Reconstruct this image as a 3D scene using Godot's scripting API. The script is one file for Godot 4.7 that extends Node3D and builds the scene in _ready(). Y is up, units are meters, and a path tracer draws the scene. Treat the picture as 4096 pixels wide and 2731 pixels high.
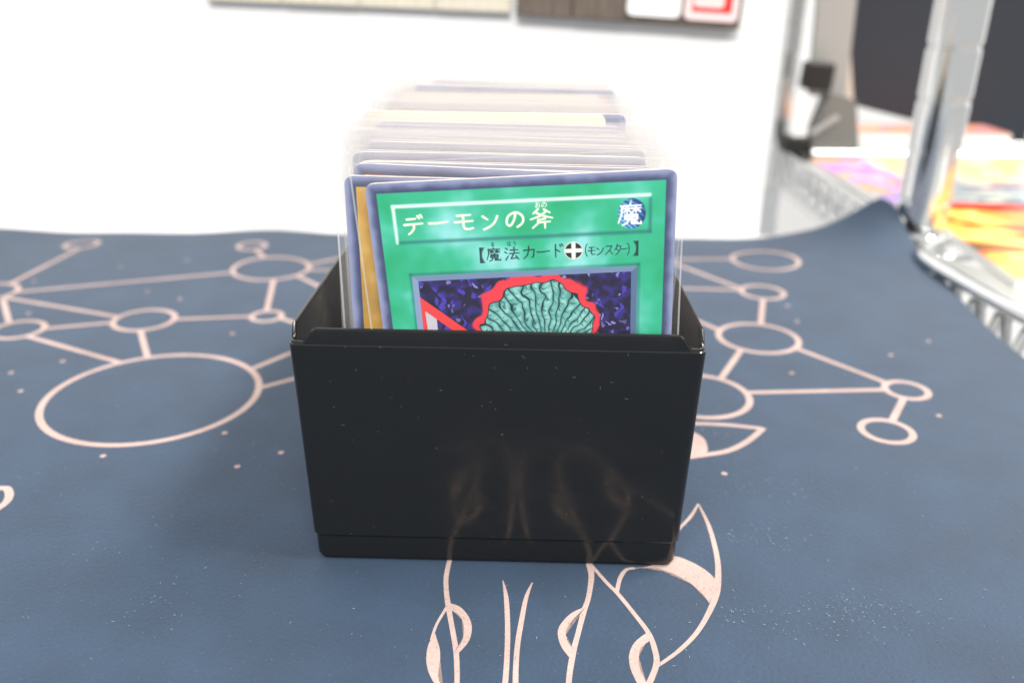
extends Node3D
# A black card box on a navy play mat in a card shop: close-up, shop lamps overhead, no sun.

const YAW := -0.01556                     # the box stands turned a little
var taken := {}
var rng := RandomNumberGenerator.new()
var M := {}

# ---------------------------------------------------------------- helpers
func numbered(called: String) -> String:
	var n: int = taken.get(called, 0)
	taken[called] = n + 1
	return called if n == 0 else "%s_%03d" % [called, n]

func tag(o: Node, label: String, category: String, group := "") -> Node:
	o.set_meta("label", label)
	o.set_meta("category", category)
	if group:
		o.set_meta("group", group)
	return o

func thing(called: String, label: String, category: String, group := "") -> Node3D:
	var o := Node3D.new()
	o.name = numbered(called)
	add_child(o)
	tag(o, label, category, group)
	return o

func obj(called: String, st: SurfaceTool, m: Material, parent: Node = null) -> MeshInstance3D:
	var o := MeshInstance3D.new()
	o.name = called if parent else numbered(called)
	o.mesh = st.commit()
	o.material_override = m
	if parent:
		parent.add_child(o, true)
	else:
		add_child(o, true)
	return o

func structure(o: Node) -> Node:
	o.set_meta("kind", "structure")
	return o

func begin() -> SurfaceTool:
	var st := SurfaceTool.new()
	st.begin(Mesh.PRIMITIVE_TRIANGLES)
	st.set_smooth_group(-1)
	return st

func flat(st: SurfaceTool) -> SurfaceTool:
	st.generate_normals()
	return st

func tri(st: SurfaceTool, a: Vector3, b: Vector3, c: Vector3) -> void:
	st.add_vertex(a)
	st.add_vertex(b)
	st.add_vertex(c)

# quad a b c d seen anticlockwise from its front (turned to Godot's clockwise here)
func quad(st: SurfaceTool, a: Vector3, b: Vector3, c: Vector3, d: Vector3) -> void:
	tri(st, a, c, b)
	tri(st, a, d, c)

# a box with chamfered edges
func bx(st: SurfaceTool, size: Vector3, at := Transform3D(), ch := 0.0006) -> void:
	var h := size / 2.0
	ch = minf(ch, minf(h.x, minf(h.y, h.z)) * 0.5)
	st.set_smooth_group(-1)
	var pts: Array = []
	for sx in [-1, 1]:
		for sy in [-1, 1]:
			for sz in [-1, 1]:
				var s := Vector3(sx, sy, sz)
				pts.append([s * h - Vector3(0, sy, sz) * ch, s * h - Vector3(sx, 0, sz) * ch, s * h - Vector3(sx, sy, 0) * ch])
	var face := func(l: Array) -> void:
		var q: Array = []
		for v in l:
			q.append(v)
		var n: Vector3 = (q[1] - q[0]).cross(q[2] - q[0])
		var mid := Vector3.ZERO
		for v in q:
			mid += v
		if n.dot(mid) < 0.0:
			q.reverse()
		for k in range(1, q.size() - 1):
			tri(st, at * q[0], at * q[k + 1], at * q[k])
	var id := func(x: int, y: int, z: int) -> int: return x * 4 + y * 2 + z
	for s in 2:
		face.call([pts[id.call(s, 0, 0)][0], pts[id.call(s, 1, 0)][0], pts[id.call(s, 1, 1)][0], pts[id.call(s, 0, 1)][0]])
		face.call([pts[id.call(0, s, 0)][1], pts[id.call(1, s, 0)][1], pts[id.call(1, s, 1)][1], pts[id.call(0, s, 1)][1]])
		face.call([pts[id.call(0, 0, s)][2], pts[id.call(1, 0, s)][2], pts[id.call(1, 1, s)][2], pts[id.call(0, 1, s)][2]])
		for t in 2:
			face.call([pts[id.call(s, t, 0)][0], pts[id.call(s, t, 0)][1], pts[id.call(s, t, 1)][1], pts[id.call(s, t, 1)][0]])
			face.call([pts[id.call(s, 0, t)][0], pts[id.call(s, 0, t)][2], pts[id.call(s, 1, t)][2], pts[id.call(s, 1, t)][0]])
			face.call([pts[id.call(0, s, t)][1], pts[id.call(0, s, t)][2], pts[id.call(1, s, t)][2], pts[id.call(1, s, t)][1]])
	for p in pts:
		face.call([p[0], p[1], p[2]])

# a round bar along a path of points
func tube(st: SurfaceTool, path: Array, r: float, sides := 10) -> void:
	var rings: Array = []
	for i in path.size():
		var a: Vector3 = path[maxi(i - 1, 0)]
		var b: Vector3 = path[mini(i + 1, path.size() - 1)]
		var d := (b - a).normalized()
		var u := d.cross(Vector3.UP if absf(d.y) < 0.9 else Vector3.RIGHT).normalized()
		var v := d.cross(u)
		var ring: Array = []
		for k in sides:
			var t := TAU * k / sides
			ring.append([path[i] + (u * cos(t) + v * sin(t)) * r, u * cos(t) + v * sin(t)])
		rings.append(ring)
	for i in rings.size() - 1:
		for k in sides:
			var l := (k + 1) % sides
			for q in [rings[i][k], rings[i + 1][k], rings[i + 1][l], rings[i][k], rings[i + 1][l], rings[i][l]]:
				st.set_normal(q[1])
				st.add_vertex(q[0])
	for e in [0, rings.size() - 1]:
		var n: Vector3 = ((path[0] - path[1]) if e == 0 else (path[-1] - path[-2])).normalized()
		for k in sides:
			var l := (k + 1) % sides
			var three: Array = [path[e], rings[e][l][0], rings[e][k][0]]
			if e != 0:
				three = [path[e], rings[e][k][0], rings[e][l][0]]
			for q in three:
				st.set_normal(n)
				st.add_vertex(q)

# a turned shape: profile of (radius, height)
func lathe(st: SurfaceTool, profile: Array, at: Vector3, sides := 28) -> void:
	for i in profile.size() - 1:
		var p: Vector2 = profile[i]
		var q: Vector2 = profile[i + 1]
		var n2 := Vector2(q.y - p.y, p.x - q.x).normalized()
		for k in sides:
			var a := TAU * k / sides
			var b := TAU * (k + 1) / sides
			var da := Vector3(cos(a), 0, sin(a))
			var db := Vector3(cos(b), 0, sin(b))
			var na := da * n2.x + Vector3.UP * n2.y
			var nb := db * n2.x + Vector3.UP * n2.y
			var up := Vector3.UP
			for w in [[da * p.x + up * p.y, na], [db * p.x + up * p.y, nb], [db * q.x + up * q.y, nb], [da * p.x + up * p.y, na], [db * q.x + up * q.y, nb], [da * q.x + up * q.y, na]]:
				st.set_normal(w[1])
				st.add_vertex(at + w[0])

func srgb(r: float, g: float, b: float) -> Color:
	return Color(r / 255.0, g / 255.0, b / 255.0)

func mat(c: Color, rough := 0.5, metal := 0.0) -> StandardMaterial3D:
	var m := StandardMaterial3D.new()
	m.albedo_color = c
	m.roughness = rough
	m.metallic = metal
	return m

func noise(freq: float, s: int, octaves := 4) -> FastNoiseLite:
	var n := FastNoiseLite.new()
	n.seed = s
	n.frequency = freq
	n.fractal_octaves = octaves
	n.noise_type = FastNoiseLite.TYPE_SIMPLEX_SMOOTH
	return n

func tex(im: Image) -> ImageTexture:
	return ImageTexture.create_from_image(im)

func pts(s: String) -> Array:             # "x,z[,w] x,z[,w]" in tenths of a millimetre
	var out: Array = []
	for w in s.split(" ", false):
		var f := w.split_floats(",")
		out.append(Vector3(f[0], f[1], f[2] if f.size() > 2 else 0.0) * 0.0001)
	return out

func smooth_path(p: Array, per := 8, closed := false) -> Array:   # Catmull-Rom
	var out: Array = []
	var n := p.size()
	for i in (n if closed else n - 1):
		var a = p[(i - 1 + n) % n] if closed else p[maxi(i - 1, 0)]
		var b = p[i]
		var c = p[(i + 1) % n]
		var d = p[(i + 2) % n] if closed else p[mini(i + 2, n - 1)]
		for k in per:
			out.append(b.cubic_interpolate(c, a, d, float(k) / per))
	if not closed:
		out.append(p[-1])
	return out

# ---------------------------------------------------------------- the play mat
func mat_right(z: float) -> float:
	return 0.1905 + 0.0145 * smoothstep(-0.13, -0.255, z)

func mat_h(x: float, z: float) -> float:   # the far right corner is pushed up against the rack; the far edge ripples
	var d := Vector2((x - 0.197) / 0.026, (z + 0.292) / 0.030).length()
	var h := 0.0235 * exp(-pow(d, 1.35) * 1.15)
	var far := smoothstep(-0.20, -0.285, z)
	h += far * 0.0012 * (sin(x * 41.0 + 1.0) * 0.6 + sin(x * 87.0) * 0.4)
	return h

var layer := 0.0

func on_mat(p: Vector3) -> Vector3:
	return Vector3(p.x, mat_h(p.x, p.y) + 0.00002 + layer, p.y)

func ribbon(st: SurfaceTool, path: Array, closed := false) -> void:   # points (x, z, width)
	layer += 0.0000012
	var n := path.size()
	var l: Array = []
	var r: Array = []
	for i in n:
		var a: Vector3 = path[(i - 1 + n) % n] if closed else path[maxi(i - 1, 0)]
		var b: Vector3 = path[(i + 1) % n] if closed else path[mini(i + 1, n - 1)]
		var d := Vector2(b.x - a.x, b.y - a.y).normalized()
		var q: Vector3 = path[i]
		var o := Vector3(-d.y, d.x, 0) * q.z * 0.5
		l.append(on_mat(q + o))
		r.append(on_mat(q - o))
	for i in (n if closed else n - 1):
		var j := (i + 1) % n
		up_tri(st, l[i], r[i], r[j])
		up_tri(st, l[i], r[j], l[j])

func up_tri(st: SurfaceTool, a: Vector3, b: Vector3, c: Vector3) -> void:
	if (b - a).cross(c - a).y > 0.0:
		tri(st, a, c, b)
	else:
		tri(st, a, b, c)

func fill_shape(st: SurfaceTool, outline: Array) -> void:
	layer += 0.0000012
	var poly := PackedVector2Array()
	for p in outline:
		poly.append(Vector2(p.x, p.y))
	var idx := Geometry2D.triangulate_polygon(poly)
	for k in range(0, idx.size(), 3):
		up_tri(st, on_mat(outline[idx[k]]), on_mat(outline[idx[k + 1]]), on_mat(outline[idx[k + 2]]))

func ring(st: SurfaceTool, x: float, z: float, r: float, w := 0.0022) -> void:
	var p: Array = []
	var n := 64
	for k in n:
		p.append(Vector3(x + cos(TAU * k / n) * r, z + sin(TAU * k / n) * r, w))
	ribbon(st, p, true)

func line(st: SurfaceTool, a: Vector2, b: Vector2, w := 0.0022) -> void:
	var p: Array = []
	var n := maxi(2, int(a.distance_to(b) / 0.004))
	for k in n + 1:
		var q := a.lerp(b, float(k) / n)
		p.append(Vector3(q.x, q.y, w))
	ribbon(st, p)

func crescent(st: SurfaceTool, outer: String, inner: String) -> void:
	var a := smooth_path(pts(outer), 6)
	var b := smooth_path(pts(inner), 6)
	b.reverse()
	fill_shape(st, a + b)

func curve(st: SurfaceTool, s: String) -> void:
	ribbon(st, smooth_path(pts(s), 8))

func build_mat() -> void:
	var mt := thing("play_mat", "navy cloth play mat printed with thin pink circles, lines and leaf scrolls", "play mat")
	var st := begin()
	st.set_smooth_group(0)
	var nu := 150
	var nv := 110
	var grid: Array = []
	for j in nv + 1:
		var row: Array = []
		for i in nu + 1:
			var v := float(j) / nv
			var z := lerpf(-0.2835, 0.30, v)
			var xr := mat_right(z)
			var u := float(i) / nu
			var x := lerpf(-0.42, xr, u)
			z += (1.0 - smoothstep(0.0, 0.12, v)) * (0.0022 * sin(x * 23.0) - 0.0012 * sin(x * 55.0 + 2.0) - 0.010 * (x + 0.1) * 1.0)
			row.append(Vector3(x, mat_h(x, z), z))
		grid.append(row)
	for j in nv:
		for i in nu:
			var a: Vector3 = grid[j][i]
			var b: Vector3 = grid[j][i + 1]
			var c: Vector3 = grid[j + 1][i + 1]
			var d: Vector3 = grid[j + 1][i]
			up_tri(st, a, b, c)
			up_tri(st, a, c, d)
	st.generate_normals()
	obj("cloth", st, M.cloth, mt)
	# the hem, 2 mm of dark foam under the cloth
	var he := begin()
	var down := Vector3(0, -0.0021, 0)
	for i in nu:
		quad(he, grid[0][i + 1], grid[0][i], grid[0][i] + down, grid[0][i + 1] + down)
		quad(he, grid[nv][i], grid[nv][i + 1], grid[nv][i + 1] + down, grid[nv][i] + down)
	for j in nv:
		quad(he, grid[j + 1][nu], grid[j][nu], grid[j][nu] + down, grid[j + 1][nu] + down)
		quad(he, grid[j][0], grid[j + 1][0], grid[j + 1][0] + down, grid[j][0] + down)
	obj("hem", flat(he), M.foam, mt)
	# the print
	var p := begin()
	p.set_smooth_group(-1)
	for c in [[1269, -2453, 158], [1129, -1968, 92], [972, -1428, 149], [1352, -978, 68], [1171, -685, 74], [-2146, -2573, 78], [-1279, -2547, 67], [-1094, -2208, 173], [-1414, -1524, 114], [-949, -1584, 59], [-1845, -1404, 91], [-2190, -1827, 108], [-1120, -857, 328], [648, -915, 160]]:
		ring(p, c[0] * 0.0001, c[1] * 0.0001, c[2] * 0.0001)
	for s in ["-2120,-2495 -2160,-1930", "-2084,-1826 -1266,-2131", "-2090,-1758 -1530,-1553", "-1755,-1415 -1525,-1490", "-1302,-1534 -1006,-1580", "-965,-1643 -1040,-2043", "-1245,-2488 -1168,-2365", "-1384,-1412 -1257,-1158", "-1780,-1340 -1330,-1108", "-2084,-1735 -1920,-1478",
			"-868,-1068 -640,-1395", "-800,-920 -560,-1110", "-893,-1566 -700,-1430", "-935,-2280 -640,-2560", "-921,-2196 -560,-2190", "-955,-2110 -640,-1760",
			"1112,-2475 600,-2425", "1045,-2010 640,-2640", "1038,-1992 560,-2010", "1108,-1877 1018,-1570", "880,-1310 748,-1050", "1084,-1332 1310,-1030", "807,-940 1284,-978", "1318,-916 1212,-748", "840,-1500 640,-1800"]:
		var q := pts(s)
		line(p, Vector2(q[0].x, q[0].y), Vector2(q[1].x, q[1].y))
	# the fan beside the box
	curve(p, "794,-688,20 697,-708,19 600,-714,19 480,-712,18")
	curve(p, "800,-692,18 732,-609,20 662,-550,20 590,-523,20 500,-500,20 420,-500,18")
	fill_shape(p, smooth_path(pts("560,-670 601,-627 604,-574 592,-533 546,-505 480,-505 440,-560 480,-650"), 5, true))
	# leaf scrolls before the box
	curve(p, "-90,-120,10 -100,-60,11 -107,-9,11 -110,48,11 -106,95,11 -99,140,12 -89,194,11 -79,245,11 -71,294,11 -65,368,10 -66,420,10 -85,460,10 -130,480,9 -190,470,6")
	crescent(p, "-97,136 -73,148 -53,178 -44,214 -49,255 -72,296", "-90,160 -71,178 -60,215 -63,255 -76,285")
	curve(p, "-101,150,7 -118,205,6 -125,251,6")
	crescent(p, "-118,232 -129,261 -130,305 -120,346 -98,385 -70,410", "-118,236 -106,275 -102,313 -103,348 -92,380 -68,408")
	curve(p, "18,57,2 26,115,10 30,202,11 30,287,11 27,366,11 20,430,11 -4,490,10 -57,520,9 -141,495,6")
	curve(p, "84,63,3 70,114,9 59,191,11 50,272,11 47,366,11 52,430,11 74,490,10 128,520,9 210,500,6")
	curve(p, "214,-60,14 217,-3,15 218,40,13 206,111,11 193,156,12 176,225,11 162,284,12 149,364,11 150,430,10 190,480,9 260,470,6")
	crescent(p, "198,141 164,165 138,205 134,236 141,270 160,306", "192,164 168,184 152,215 152,246 166,278")
	curve(p, "222,-2,8 250,58,9 272,98,10 298,159,10 322,222,11 328,276,12 325,310,12 311,346,12 296,375,12 270,420,11 240,480,9 200,520,6")
	crescent(p, "319,220 291,248 275,282 272,320 280,361 288,380", "320,245 300,267 292,296 291,324 296,351 300,366")
	curve(p, "270,92,9 282,45,10 300,12,9 320,6,8")
	crescent(p, "303,5 349,0 406,-33 427,-40 462,-15 487,16 502,52", "303,13 349,3 397,18 431,48 457,88 467,125")
	curve(p, "519,-267,4 526,-175,10 523,-83,12 514,-4,13 493,82,15 463,150,12 421,220,10 373,275,9 322,319,7")
	curve(p, "519,-267,5 490,-211,9 456,-162,8 423,-115,8 380,-70,8")
	curve(p, "-1330,-291,20 -1302,-294,20 -1283,-291,20 -1259,-256,21 -1253,-215,20 -1275,-160,18 -1330,-110,16")
	# printed stars
	for s in ["-1794,-2204", "-1521,-2309", "-1533,-1861", "-1361,-1768", "-2079,-1974", "-1893,-1572", "-1027,-1392", "-1535,-1112", "-1555,-872", "-1661,-1012", "-814,-611", "-1110,-467", "1189,-1794", "1174,-1608", "1005,-1101", "1418,-1275", "1618,-1417", "1377,-790", "-620,-500", "-720,-420", "620,-420"]:
		var c: Vector3 = pts(s)[0]
		var o: Array = []
		for k in 8:
			o.append(Vector3(c.x + cos(TAU * k / 8) * 0.0009, c.y + sin(TAU * k / 8) * 0.0009, 0))
		fill_shape(p, o)
	p.generate_normals()
	obj("printed_pattern", p, M.print, mt)
	# lint caught in the cloth
	var specks: Array = []
	for k in 900:
		var z := 0.06 - 0.21 * pow(rng.randf(), 1.6)
		specks.append(Vector3(rng.randf_range(-0.16, 0.16), 0, z))
	for c in [[0.0690, 0.0165, 0.014, 0.004, 170], [0.0800, 0.0120, 0.006, 0.002, 60], [0.0640, -0.0120, 0.007, 0.003, 70], [0.0650, -0.0700, 0.002, 0.004, 40], [0.0720, -0.0340, 0.009, 0.003, 50], [-0.0730, 0.0150, 0.006, 0.004, 40]]:
		for k in c[4]:                                                 # scuffs where fluff has gathered
			specks.append(Vector3(c[0] + rng.randfn(0, c[2]), 0, c[1] + rng.randfn(0, c[3])))
	fluff("lint", specks, 0.00006, M.lint, 0.9, mt)
	var naps: Array = []
	for k in 9000:                                                    # raised fibres of the nap
		var z := 0.06 - 0.20 * pow(rng.randf(), 1.4)
		naps.append(Vector3(rng.randf_range(-0.15, 0.15), 0, z))
	fluff("nap", naps, 0.00005, M.nap, 0.35, mt)

func fluff(called: String, spots: Array, r: float, m: Material, lie: float, parent: Node) -> void:
	var fm := SphereMesh.new()
	fm.radius = r
	fm.height = r * 2.0
	fm.radial_segments = 5
	fm.rings = 3
	var where: Array = []
	for p in spots:
		if absf(p.x) < 0.042 and p.z < 0.0012 and p.z > -0.16:
			continue
		var lean := Basis(Vector3.UP, rng.randf() * TAU) * Basis(Vector3.BACK, (PI / 2 if rng.randf() < lie else rng.randf_range(0.0, 1.2)))
		var long := 1.0 + 6.5 * pow(rng.randf(), 2.2)
		where.append(Transform3D(lean * Basis.from_scale(Vector3(0.8, long, 0.8)) * rng.randf_range(0.6, 1.2), Vector3(p.x, mat_h(p.x, p.z) + 0.0002, p.z)))
	var mm := MultiMesh.new()
	mm.transform_format = MultiMesh.TRANSFORM_3D
	mm.mesh = fm
	mm.instance_count = where.size()
	for k in where.size():
		mm.set_instance_transform(k, where[k])
	var li := MultiMeshInstance3D.new()
	li.name = called
	li.multimesh = mm
	li.material_override = m
	li.set_meta("kind", "stuff")
	parent.add_child(li, true)

# ---------------------------------------------------------------- the card box
func ring_points(hw: float, zf: float, zb: float, r: float) -> Array:   # a rounded rectangle, anticlockwise from above, with many points along the front
	var out: Array = []
	var c := [Vector2(hw - r, zf - r), Vector2(hw - r, zb + r), Vector2(-hw + r, zb + r), Vector2(-hw + r, zf - r)]
	for k in 49:                                                      # front edge, left to right
		var x := lerpf(-1.0, 1.0, k / 48.0)
		x = signf(x) * (1.0 - pow(1.0 - absf(x), 2.2))
		out.append(Vector2(x * (hw - r), zf))
	for k in range(1, 8):
		var a := PI / 2 * (1.0 - k / 7.0)
		out.append(c[0] + Vector2(cos(a), sin(a)) * r)
	for k in range(1, 13):
		out.append(Vector2(hw, lerpf(zf - r, zb + r, pow(k / 12.0, 2.4))))
	for k in range(1, 8):
		var a := PI / 2 * (k / 7.0)
		out.append(c[1] + Vector2(cos(a), -sin(a)) * r)
	for k in range(1, 8):
		out.append(Vector2(lerpf(hw - r, -hw + r, k / 7.0), zb))
	for k in range(1, 8):
		var a := PI / 2 * (k / 7.0)
		out.append(c[2] + Vector2(-sin(a), -cos(a)) * r)
	for k in range(1, 13):
		out.append(Vector2(-hw, lerpf(zf - r, zb + r, pow(1.0 - k / 12.0, 2.4))))
	for k in range(1, 7):
		var a := PI / 2 * (k / 7.0)
		out.append(c[3] + Vector2(-cos(a), sin(a)) * r)
	return out

func loft(st: SurfaceTool, rings: Array) -> void:
	for i in rings.size() - 1:
		var a: Array = rings[i]
		var b: Array = rings[i + 1]
		var n := a.size()
		for k in n:
			var l := (k + 1) % n
			quad(st, a[k], a[l], b[l], b[k])

func level(hw: float, zf: float, zb: float, r: float, y: float) -> Array:
	var out: Array = []
	for q in ring_points(hw, zf, zb, r):
		out.append(Vector3(q.x, y, q.y))
	return out

func lip_ring(hw: float, zf: float, zb: float, r: float, dy: float, low: float) -> Array:
	var out: Array = []
	for q in ring_points(hw, zf, zb, r):
		var f := 1.0 - smoothstep(0.0372, 0.0402, absf(q.x))              # the front lip ends short of the corners
		var s := smoothstep(0.0024, 0.0038, 0.0015 - q.y)                 # the sides rise again behind the corners
		out.append(Vector3(q.x, lerpf(low, 0.0582, maxf(f, s)) + dy, q.y))
	return out

func build_box() -> Node3D:
	var b := thing("card_box", "open black plastic card box with a notched rim, full of cards", "card box")
	b.rotation.y = YAW
	var zb := -0.158
	var st := begin()
	st.set_smooth_group(-1)
	var low := 0.0553
	var shell: Array = [
		level(0.0400, -0.0015, zb + 0.002, 0.003, 0.0066), level(0.0414, -0.0004, zb + 0.0004, 0.002, 0.0067), level(0.0418, 0.0, zb, 0.0021, 0.0073),
		level(0.04215, 0.0004, zb, 0.0021, 0.020), level(0.04275, 0.00105, zb, 0.0021, 0.040), level(0.0432, 0.0015, zb, 0.0021, 0.0541), level(0.04317, 0.00148, zb, 0.0021, 0.05445), level(0.04295, 0.00128, zb, 0.0020, 0.0546)]
	shell.append(lip_ring(0.04293, 0.00126, zb, 0.0020, -0.00045, low))
	shell.append(lip_ring(0.04275, 0.00108, zb + 0.0002, 0.0018, -0.0001, low))
	shell.append(lip_ring(0.0424, 0.00075, zb + 0.0005, 0.0016, 0.0, low))
	shell.append(lip_ring(0.04205, 0.00040, zb + 0.0008, 0.0014, -0.0001, low))
	shell.append(lip_ring(0.0419, 0.00025, zb + 0.001, 0.0012, -0.0005, low))
	shell.append(level(0.0402, -0.0014, zb + 0.0016, 0.001, 0.0030))
	loft(st, shell)
	var fl: Array = level(0.0402, -0.0014, zb + 0.0016, 0.001, 0.0030)
	for k in fl.size():
		tri(st, Vector3(0, 0.003, -0.07), fl[(k + 1) % fl.size()], fl[k])
	st.generate_normals()
	obj("shell", smoothed(st, 0.55), M.box, b)
	var ft := begin()
	ft.set_smooth_group(-1)
	var foot: Array = [level(0.0398, -0.0020, zb + 0.003, 0.002, 0.0), level(0.0408, -0.0011, zb + 0.0022, 0.002, 0.0003), level(0.0413, -0.0007, zb + 0.0018, 0.002, 0.0014), level(0.0414, -0.0006, zb + 0.0016, 0.002, 0.00665)]
	loft(ft, foot)
	ft.generate_normals()
	obj("foot", smoothed(ft, 0.6), M.box, b)
	# dust and short hairs on the front
	var ds := begin()
	for k in 52:
		var y := rng.randf_range(0.006, 0.055)
		var big := k < 22
		if big:
			y = rng.randf_range(0.030, 0.056)
		var x := rng.randf_range(-0.037, 0.037)
		var a := rng.randf() * TAU
		var bend := rng.randfn(0.0, 0.9)
		var ln := rng.randf_range(0.0003, 0.0008) if big else rng.randf_range(0.00008, 0.0002)
		var path: Array = []
		for i in 5:
			var z := lerpf(0.0, 0.0015, (y - 0.0068) / 0.0476) + 0.00004
			path.append(Vector3(x, y, z))
			x += cos(a) * ln / 4
			y += sin(a) * ln / 4
			a += bend / 4
		tube(ds, path, 0.00002 if big else 0.000035, 4)
	var du := obj("dust", ds, M.dust, b)
	du.set_meta("kind", "stuff")
	return b

# weld and smooth normals where faces meet at less than an angle (radians)
func smoothed(st: SurfaceTool, angle: float) -> SurfaceTool:
	var arr := st.commit_to_arrays()
	var v: PackedVector3Array = arr[Mesh.ARRAY_VERTEX]
	var idx = arr[Mesh.ARRAY_INDEX]
	var n: int = v.size() / 3 if idx == null else idx.size() / 3
	var fn: Array = []
	var at := {}
	var corner: Array = []
	for f in n:
		var i := f * 3
		var a: Vector3 = v[i] if idx == null else v[idx[i]]
		var b: Vector3 = v[i + 1] if idx == null else v[idx[i + 1]]
		var c: Vector3 = v[i + 2] if idx == null else v[idx[i + 2]]
		var cr := (c - a).cross(b - a)
		fn.append(cr)
		for q in [a, b, c]:
			var key := Vector3i((q * 1000000.0).round())
			if not at.has(key):
				at[key] = []
			at[key].append(f)
			corner.append(q)
	var out := begin()
	var lim := cos(angle)
	for f in n:
		if fn[f].length() < 1e-14:
			continue
		var me: Vector3 = fn[f].normalized()
		for k in 3:
			var q: Vector3 = corner[f * 3 + k]
			var sum := Vector3.ZERO
			for g in at[Vector3i((q * 1000000.0).round())]:
				if fn[g].normalized().dot(me) > lim:
					sum += fn[g]
			out.set_normal(sum.normalized())
			out.add_vertex(q)
	return out

# ---------------------------------------------------------------- cards
const CW := 0.059
const CH := 0.086
const PX := 16.0                          # pixels per millimetre of the front card's print

func rounded(w: float, h: float, r: float) -> Array:   # outline, anticlockwise, base at y 0
	var out: Array = []
	for c in [[w / 2 - r, r, -PI / 2], [w / 2 - r, h - r, 0.0], [-w / 2 + r, h - r, PI / 2], [-w / 2 + r, r, PI]]:
		for k in 5:
			var a: float = c[2] + PI / 2 * k / 4.0
			out.append(Vector2(c[0] + cos(a) * r, c[1] + sin(a) * r))
	return out

var body_mesh: ArrayMesh
var face_mesh: ArrayMesh
var film_meshes: Array = []
var weld_meshes: Array = []

func make_card_meshes() -> void:
	var o := rounded(CW, CH, 0.0018)
	var n := o.size()
	var t := 0.00016
	var body := begin()
	for k in n:
		var a: Vector2 = o[k]
		var b: Vector2 = o[(k + 1) % n]
		quad(body, Vector3(a.x, a.y, t), Vector3(a.x, a.y, -t), Vector3(b.x, b.y, -t), Vector3(b.x, b.y, t))
		tri(body, Vector3(0, CH / 2, -t), Vector3(a.x, a.y, -t), Vector3(b.x, b.y, -t))
	body_mesh = flat(body).commit()
	var face := begin()
	for k in n:
		for q in [Vector2(0, CH / 2), o[(k + 1) % n], o[k]]:
			face.set_normal(Vector3.BACK)
			face.set_uv(Vector2(q.x / CW + 0.5, 1.0 - q.y / CH))
			face.add_vertex(Vector3(q.x, q.y, t))
	face_mesh = face.commit()
	# the sleeves: a clear film with welded sides, close fitting or roomy
	for size in [Vector2(0.063, 0.091), Vector2(0.0665, 0.0925)]:
		var w: float = size.x
		var h: float = size.y
		var f := begin()
		var z := t + 0.00012
		var e := 0.00035
		quad(f, Vector3(-w / 2 + e, 0, z), Vector3(w / 2 - e, 0, z), Vector3(w / 2 - e, h - e, z), Vector3(-w / 2 + e, h - e, z))
		film_meshes.append(flat(f).commit())
		var wd := begin()
		quad(wd, Vector3(-w / 2, 0, z), Vector3(-w / 2 + e, 0, z), Vector3(-w / 2 + e, h, z), Vector3(-w / 2, h, z))
		quad(wd, Vector3(w / 2 - e, 0, z), Vector3(w / 2, 0, z), Vector3(w / 2, h, z), Vector3(w / 2 - e, h, z))
		quad(wd, Vector3(-w / 2 + e, h - e * 0.5, z), Vector3(w / 2 - e, h - e * 0.5, z), Vector3(w / 2 - e, h, z), Vector3(-w / 2 + e, h, z))
		weld_meshes.append(flat(wd).commit())

func part(called: String, mesh: Mesh, m: Material, parent: Node) -> MeshInstance3D:
	var o := MeshInstance3D.new()
	o.name = called
	o.mesh = mesh
	o.material_override = m
	parent.add_child(o, true)
	return o

func make_card(label: String, face: Material, film: Material, weld: Material, group := "", roomy := 0) -> Node3D:
	var c := thing("trading_card", label, "trading card", group)
	part("card_stock", body_mesh, M.stock, c)
	part("printed_face", face_mesh, face, c)
	var s := Node3D.new()
	s.name = "sleeve"
	c.add_child(s, true)
	part("film", film_meshes[roomy], film, s)
	part("weld", weld_meshes[roomy], weld, s)
	return c

func put(c: Node3D, x: float, y: float, z: float, lean: float, rot: float, turn := 0.0) -> void:
	var b := Basis(Vector3.UP, turn) * Basis(Vector3.RIGHT, lean) * Basis(Vector3.BACK, rot)
	c.transform = Transform3D(Basis(Vector3.UP, YAW), Vector3.ZERO) * Transform3D(b, Vector3(x, y, z))

# --- painting in millimetres from the card's top left corner
func blend(im: Image, x: int, y: int, c: Color, a: float) -> void:
	if a <= 0.003 or x < 0 or y < 0 or x >= im.get_width() or y >= im.get_height():
		return
	im.set_pixel(x, y, im.get_pixel(x, y).lerp(Color(c.r, c.g, c.b, 1.0), minf(a, 1.0)))

func seg(im: Image, a: Vector2, b: Vector2, w0: float, w1: float, c: Color, soft := 0.06, strength := 1.0) -> void:
	var m := maxf(w0, w1) + soft
	var lo := ((a.min(b) - Vector2(m, m)) * PX).floor()
	var hi := ((a.max(b) + Vector2(m, m)) * PX).ceil()
	var d := b - a
	var l2 := maxf(d.length_squared(), 1e-9)
	for y in range(int(lo.y), int(hi.y) + 1):
		for x in range(int(lo.x), int(hi.x) + 1):
			var p := Vector2(x + 0.5, y + 0.5) / PX
			var t := clampf((p - a).dot(d) / l2, 0.0, 1.0)
			var dist := p.distance_to(a + d * t) - lerpf(w0, w1, t) * 0.5
			blend(im, x, y, c, clampf(0.5 - dist / soft, 0.0, 1.0) * strength)

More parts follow.
